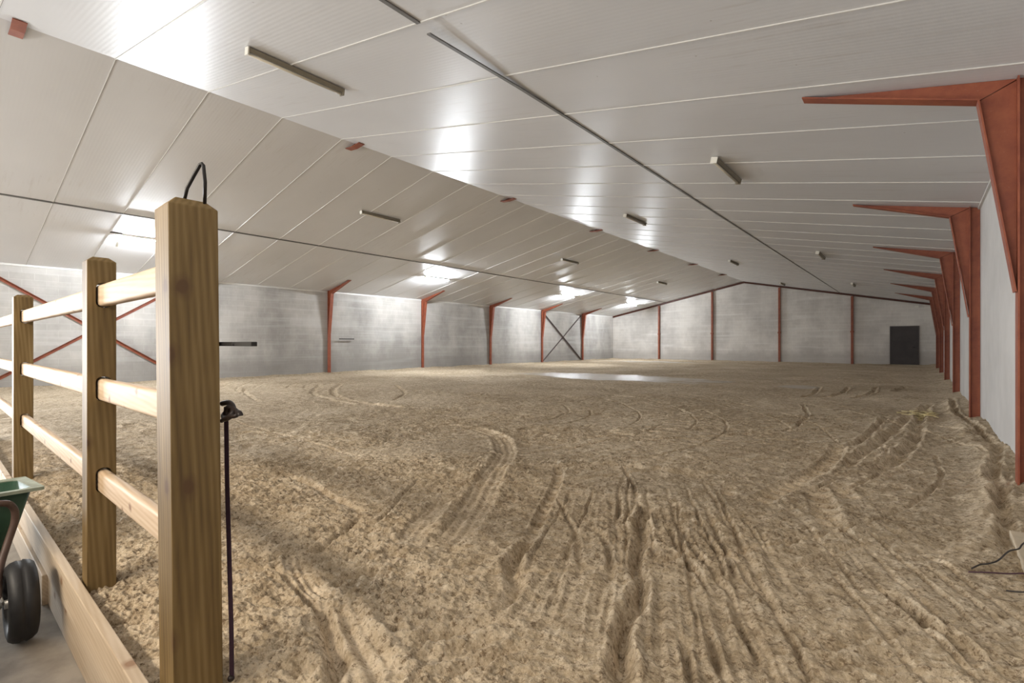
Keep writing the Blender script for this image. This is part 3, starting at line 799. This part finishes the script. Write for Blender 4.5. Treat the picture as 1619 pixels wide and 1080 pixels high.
# many shallow drag marks fanning through the foreground, and curved ones further out
for i in range(26):
    x0 = -2.3 + i * .085 + random.uniform(-.03, .03); y0 = random.uniform(3.6, 4.6); cv = random.uniform(-.1, .15)
    a = random.uniform(.0, .5); ln = random.uniform(.8, 2.2)
    dx, dy = .42 + cv * .3, -.90
    FEAT.append(('rut', random.uniform(.012, .020), random.uniform(.008, .018),
        [(x0 + dx * ln * t_ + a * .3, y0 + dy * ln * t_ - a) for t_ in (0, .33, .66, 1)]))
for i in range(16):
    r = 2.2 + i * .38; cx, cy = -7.6, 6.4
    a0 = random.uniform(-1.0, .4); a1 = a0 + random.uniform(.5, 1.1)
    FEAT.append(('rut', .022, random.uniform(.01, .018), [(cx + r * 1.15 * math.cos(a), cy + r * math.sin(a)) for a in np.linspace(a0, a1, 7)]))
for i in range(12):
    r = 1.4 + i * .5; cx, cy = -11.2, 8.6
    a0 = random.uniform(2.4, 3.4); a1 = a0 + random.uniform(.7, 1.6)
    FEAT.append(('rut', .04, random.uniform(.012, .025), [(cx + r * 1.2 * math.cos(a), cy + r * .75 * math.sin(a)) for a in np.linspace(a0, a1, 9)]))
for i in range(9):
    y0 = 5.6 + i * .33
    FEAT.append(('rut', .02, random.uniform(.01, .02), [(-3.4 + i * .05, y0), (-2.4, y0 + .25), (-1.3, y0 + .7 + i * .08), (-.7, y0 + 1.4 + i * .1)]))
wob = gnoise(X * 3.1, Y * 3.1, 5) * .05 + gnoise(X * 11, Y * 11, 6) * .018
wob2 = gnoise(X * 3.1 + 9, Y * 3.1, 7) * .05 + gnoise(X * 11, Y * 11 + 3, 8) * .018
amod = .75 + 1.1 * gnoise(X * 2.3, Y * 2.3, 9)
for kind, w, dep, pts in FEAT:
    P = np.array([(p.x, p.y) for p in smooth_path([(a, b, 0) for a, b in pts], 5)])
    mg = w * 3.2 + .12
    j0 = np.searchsorted(xs_, P[:, 0].min() - mg); j1 = np.searchsorted(xs_, P[:, 0].max() + mg)
    i0 = np.searchsorted(ys_, P[:, 1].min() - mg); i1 = np.searchsorted(ys_, P[:, 1].max() + mg)
    if i1 <= i0 or j1 <= j0: continue
    sl = (slice(i0, i1), slice(j0, j1))
    wf = .35 if kind in ('tread', 'smooth') else (1.0 if w > .03 else .5)
    xx = X[sl] + wob[sl] * wf; yy = Y[sl] + wob2[sl] * wf
    best = np.full(xx.shape, 1e9); sg = np.zeros(xx.shape); al = np.zeros(xx.shape); acc = 0; fade = np.zeros(xx.shape)
    tot = np.sum(np.hypot(*(P[1:] - P[:-1]).T))
    for a, b in zip(P, P[1:]):
        d = b - a; l = math.hypot(*d) + 1e-9; u = d / l
        s = np.clip((xx - a[0]) * u[0] + (yy - a[1]) * u[1], 0, l)
        ex = xx - a[0] - s * u[0]; ey = yy - a[1] - s * u[1]; dd = np.hypot(ex, ey)
        mk = dd < best; best[mk] = dd[mk]; sg[mk] = np.sign(ex * u[1] - ey * u[0])[mk]; al[mk] = (acc + s)[mk]; acc += l
    endf = np.clip(np.minimum(al, tot - al) / (.12 + w), 0, 1) ** .7
    am = amod[sl]
    if kind == 'rut':
        w = w * .72; FL[sl] *= 1 - .45 * np.exp(-(best / (1.5 * w)) ** 2) * endf; h = -1.35 * dep * np.exp(-(best / w) ** 2) + .45 * dep * np.exp(-((best - 1.8 * w) / (.6 * w)) ** 2)
        Hf[sl] += h * endf * np.clip(am, .35, 1.4)
    elif kind == 'ridge':
        Hf[sl] += dep * np.exp(-(best / w) ** 2) * np.clip(am, .5, 1.3)
        FL[sl] *= 1 - .5 * np.exp(-(best / w) ** 2)
    else:
        hw = w * .5 if kind == 'tread' else w
        band = 1 / (1 + np.exp((best - hw) / (.08 * w + .003)))
        dep = dep * (1.0 if kind == 'tread' else 1.6); h = -dep * .35 * band + .35 * dep * np.exp(-((best - hw * 1.25) / (.35 * hw)) ** 2)
        if kind == 'tread':
            ph = al / .15 + sg * best * 1.2
            fr = ph - np.floor(ph); lug = np.exp(-((fr - .5) / .17) ** 2)
            h = h - (.02 + dep * .9) * lug * band
        else:
            h = h + dep * .25 * np.cos(best / hw * 2 * PI * 1.5) * band
        Hf[sl] += h * endf
        FL[sl] *= 1 - .88 * band * endf
# broad shapes
H += gnoise(X * .55, Y * .55, 1) * .045 + gnoise(X * 1.5, Y * 1.5, 2) * .022
# sand thrown up against the right wall, the end wall
dr = np.clip(1 - (XW - X) / .55, 0, 1)
H += (.085 + .05 * gnoise(Y * .9 + 3, X * .9, 3)) * dr ** 1.3 * np.clip((Y - 2.5) / 3, 0, 1)
H += .05 * np.clip(1 - (Y_END - Y) / .7, 0, 1)
H += .04 * np.clip(1 - (X - XL) / .6, 0, 1)
H -= .035 * np.clip(1 - (Y - .52) / .25, 0, 1)          # lies a little lower just behind the kickboards
# wet patches are level
wetd = np.minimum(((X + 8.6) / 4.6) ** 2 + ((Y - 16.2) / 2.0) ** 2, ((X + 2.6) / .7) ** 2 + ((Y - 15.9) / .9) ** 2)
wet = 1 / (1 + np.exp((wetd - .9) * 6))
H *= (1 - .85 * wet); FL *= (1 - .9 * wet)
# clods: several octaves, dropped where the mesh is too coarse to carry them
def octave(lam, amp, seed, bil=True, ang=0.0, st=1.0):
    c, s = math.cos(ang), math.sin(ang)
    u = (X * c + Y * s) / (lam * st); v = (-X * s + Y * c) / lam
    n_ = gnoise(u, v, seed)
    if bil: n_ = .42 - np.abs(n_) * 1.6
    k = np.clip((lam / SPC - 2.2) / 2.5, 0, 1)
    return amp * n_ * k
rough = np.clip(.85 + 1.3 * gnoise(X * .8, Y * .8, 21), .35, 1.5)
C = octave(.42, .020, 31, False) + octave(.21, .018, 32, True, .6, 1.4) + octave(.11, .030, 33, True, .9, 1.5) \
  + octave(.058, .034, 34, True, .7, 1.3) + octave(.030, .028, 35, True, .3, 1.2) + octave(.019, .018, 36, True)
C = C * rough
# drag lines: strongly stretched noise in the foreground, following the tractor's way
def drag(ang, across, along, amp, seed, mask):
    c, s = math.cos(ang), math.sin(ang)
    bend = gnoise(X * .6, Y * .6, seed + 50) * .12
    u = (X * c + Y * s) / along; v = (-X * s + Y * c + bend) / across
    n_ = gnoise(u, v, seed); k = np.clip((across / SPC - 2) / 2.5, 0, 1)
    return amp * (.3 - np.abs(n_) * 1.8) * mask * k
def sig(t): return 1 / (1 + np.exp(-t))
mA = sig((X + 2.1) / .18) * sig((4.6 - Y) / .3) * sig((-.1 - X + .15 * (Y - 2)) / .2) * np.clip(.6 + 1.5 * gnoise(X * 1.1, Y * 1.1, 61), 0, 1)
mB = sig((-1.9 - X) / .3) * sig((3.4 - Y) / .3) * np.clip(.55 + 1.6 * gnoise(X * 1.3, Y * 1.3, 62), 0, 1)
mC = sig((X + 3.5) / .4) * sig((Y - 4.6) / .4) * sig((14 - Y) / 1.5) * np.clip(.5 + 1.5 * gnoise(X * .8, Y * .8, 63), 0, 1)
C = C * (1 - .45 * np.maximum(mA, mC)) + drag(-1.13, .07, 1.1, .026, 64, mA) + drag(-1.13, .035, .7, .012, 66, mA) \
  + drag(.28, .06, .45, .022, 67, mB) + drag(1.05, .11, 1.6, .026, 68, mC)
# crisp crumbs standing proud
cr = gnoise(X / .045, Y / .045, 41); k = np.clip((.045 / SPC - 2.2) / 2, 0, 1)
C += np.clip(cr - .28, 0, 1) * .05 * k * np.clip(gnoise(X * 1.7, Y * 1.7, 42) + .55, 0, 1)
H += Hf + C * FL
# keep the surface below the posts' and boards' neighbourhood level
ny, nx = X.shape
co = np.stack([X, Y, H], -1).reshape(-1, 3).astype(np.float32)
idx = np.arange(nx * ny).reshape(ny, nx)
quads = np.stack([idx[:-1, :-1], idx[:-1, 1:], idx[1:, 1:], idx[1:, :-1]], -1).reshape(-1, 4)
# skirt down along the aisle edge so the bed has thickness
sk0 = len(co); front = co[idx[0]].copy(); front[:, 2] = Z_AISLE + .001
co = np.vstack([co, front]); sidx = sk0 + np.arange(nx)
q2 = np.stack([sidx[:-1], sidx[1:], idx[0, 1:], idx[0, :-1]], -1)
quads = np.vstack([quads, q2]).astype(np.int32)
me = bpy.data.meshes.new('floor')
me.vertices.add(len(co)); me.vertices.foreach_set('co', co.ravel())
me.loops.add(quads.size); me.loops.foreach_set('vertex_index', quads.ravel())
me.polygons.add(len(quads)); me.polygons.foreach_set('loop_start', np.arange(0, quads.size, 4, dtype=np.int32))
me.polygons.foreach_set('loop_total', np.full(len(quads), 4, dtype=np.int32))
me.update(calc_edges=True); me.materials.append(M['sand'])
me.polygons.foreach_set('use_smooth', np.ones(len(quads), dtype=bool))
crumb = np.clip(.34 + (SPC - .006) / .03, .34, .62) * np.clip(FL, .1, 1)
crumb = np.concatenate([crumb.ravel(), np.full(len(front), .2)]).astype(np.float32)
ca = me.attributes.new('crumb', 'FLOAT', 'POINT'); ca.data.foreach_set('value', crumb)
fl = bpy.data.objects.new('floor', me); COL.objects.link(fl); struct(fl)
print('sand verts', nx, ny, len(co))

# ------------------------------------------------------------------ things lying in the sand
def sand_z(x, y):
    j = min(max(np.searchsorted(xs_, x), 0), nx - 1); i = min(max(np.searchsorted(ys_, y), 0), ny - 1); return float(H[i, j])
bm = bmesh.new(); tube(bm, smooth_path([(.215, 3.58, .03), (.25, 3.60, .055), (.287, 3.66, .05), (.33, 3.72, .06), (.385, 3.86, .078), (.43, 3.92, .085), (.46, 4.0, .10), (.56, 4.2, .12), (.70, 4.4, .16)], 6), .0040, 8)
tag(new_obj('loose_wire', bm, M['wire'], smooth=True), 'kinked black wire sticking out of the sand at lower right', 'wire')
bm = bmesh.new(); tube(bm, smooth_path([(.20, 3.52, .03), (.27, 3.53, .045), (.35, 3.55, .055), (.42, 3.58, .066), (.58, 3.66, .07), (.72, 3.74, .08)], 6), .0042, 8)
tag(new_obj('loose_wire', bm, M['wire_p'], smooth=True), 'straighter purple brown wire below the kinked black wire', 'wire')
bm = bmesh.new(); tube(bm, smooth_path([(.33, 3.40, .02), (.38, 3.36, .045), (.45, 3.38, .064), (.62, 3.46, .066)], 6), .0035, 8)
tag(new_obj('loose_wire', bm, M['wire'], smooth=True), 'lowest of the wires, dark and short, at the right edge', 'wire')
bm = bmesh.new(); box(bm, -.0, .30, -.85, .85, -.05, .04)
o = new_obj('plank', bm, M['plank']); o.location = (.425, 3.55, .012); o.rotation_euler = (0, 0, math.radians(-1)); bevel(o, .006)
tag(o, 'pale wide plank half buried in the sand at the right wall', 'plank')
bm = bmesh.new()
for i in range(60):
    a = random.uniform(0, PI); x = .02 + random.gauss(0, .10); y = 11.0 + random.gauss(0, .28); z = sand_z(x, y) + random.uniform(.008, .035); l = random.uniform(.05, .12)
    tube(bm, [(x - l * math.cos(a), y - l * math.sin(a), z), (x + l * math.cos(a), y + l * math.sin(a), z + random.uniform(-.01, .02))], .006, 5)
so_ = new_obj('straw_tuft', bm, M['straw']); tag(so_, 'small heap of yellow straw on the sand near the right columns', 'straw'); so_['kind'] = 'stuff'

# ------------------------------------------------------------------ light
def area(name, loc, rot, sx, sy, power, col, spread=PI):
    l = bpy.data.lights.new(name, 'AREA'); l.shape = 'RECTANGLE'; l.size = sx; l.size_y = sy; l.energy = power; l.color = col; l.spread = spread
    o = bpy.data.objects.new(name, l); COL.objects.link(o); o.location = loc; o.rotation_euler = rot
    return o
# daylight entering through the open gateway in the left wall
area('gateway_daylight', (XL - .25, -4.0, 1.25), (0, math.radians(-68), math.radians(6)), 2.6, 4.4, 520, (.93, .97, 1.0), math.radians(110))
# unseen fill light added in front of the closed rear wall
area('rear_fill', (-10.0, Y_BACK + .05, 1.5), (math.radians(72), 0, 0), 11.0, 3.0, 420, (1.0, .98, .95), math.radians(150))
# warm fill light added out of view behind the photographer
area('warm_fill', (-3.5, -3.6, 3.2), (math.radians(40), 0, 0), 6.0, .5, 170, (1.0, .88, .72))
w = bpy.data.worlds.new('world'); sc.world = w; w.use_nodes = True
w.node_tree.nodes['Background'].inputs[0].default_value = (.80, .88, 1.0, 1); w.node_tree.nodes['Background'].inputs[1].default_value = 1.0

# ------------------------------------------------------------------ camera
cam = bpy.data.cameras.new('camera'); co_ = bpy.data.objects.new('camera', cam); COL.objects.link(co_)
cam.sensor_fit = 'HORIZONTAL'; cam.sensor_width = 36; cam.lens = 36 * 774.46 / 1619
cam.shift_y = (543.28 - 540) / 1619
co_.location = (0, 0, 1.233); co_.rotation_euler = (PI / 2, 0, math.radians(39.716))
cam.clip_start = .05; cam.clip_end = 200
sc.camera = co_

sc.cycles.use_denoising = True
sc.cycles.max_bounces = 10; sc.cycles.diffuse_bounces = 7
sc.cycles.sample_clamp_indirect = 6
vs = sc.view_settings; vs.view_transform = 'Standard'; vs.look = 'None'; vs.gamma = 1; vs.exposure = 1.02; vs.use_curve_mapping = False
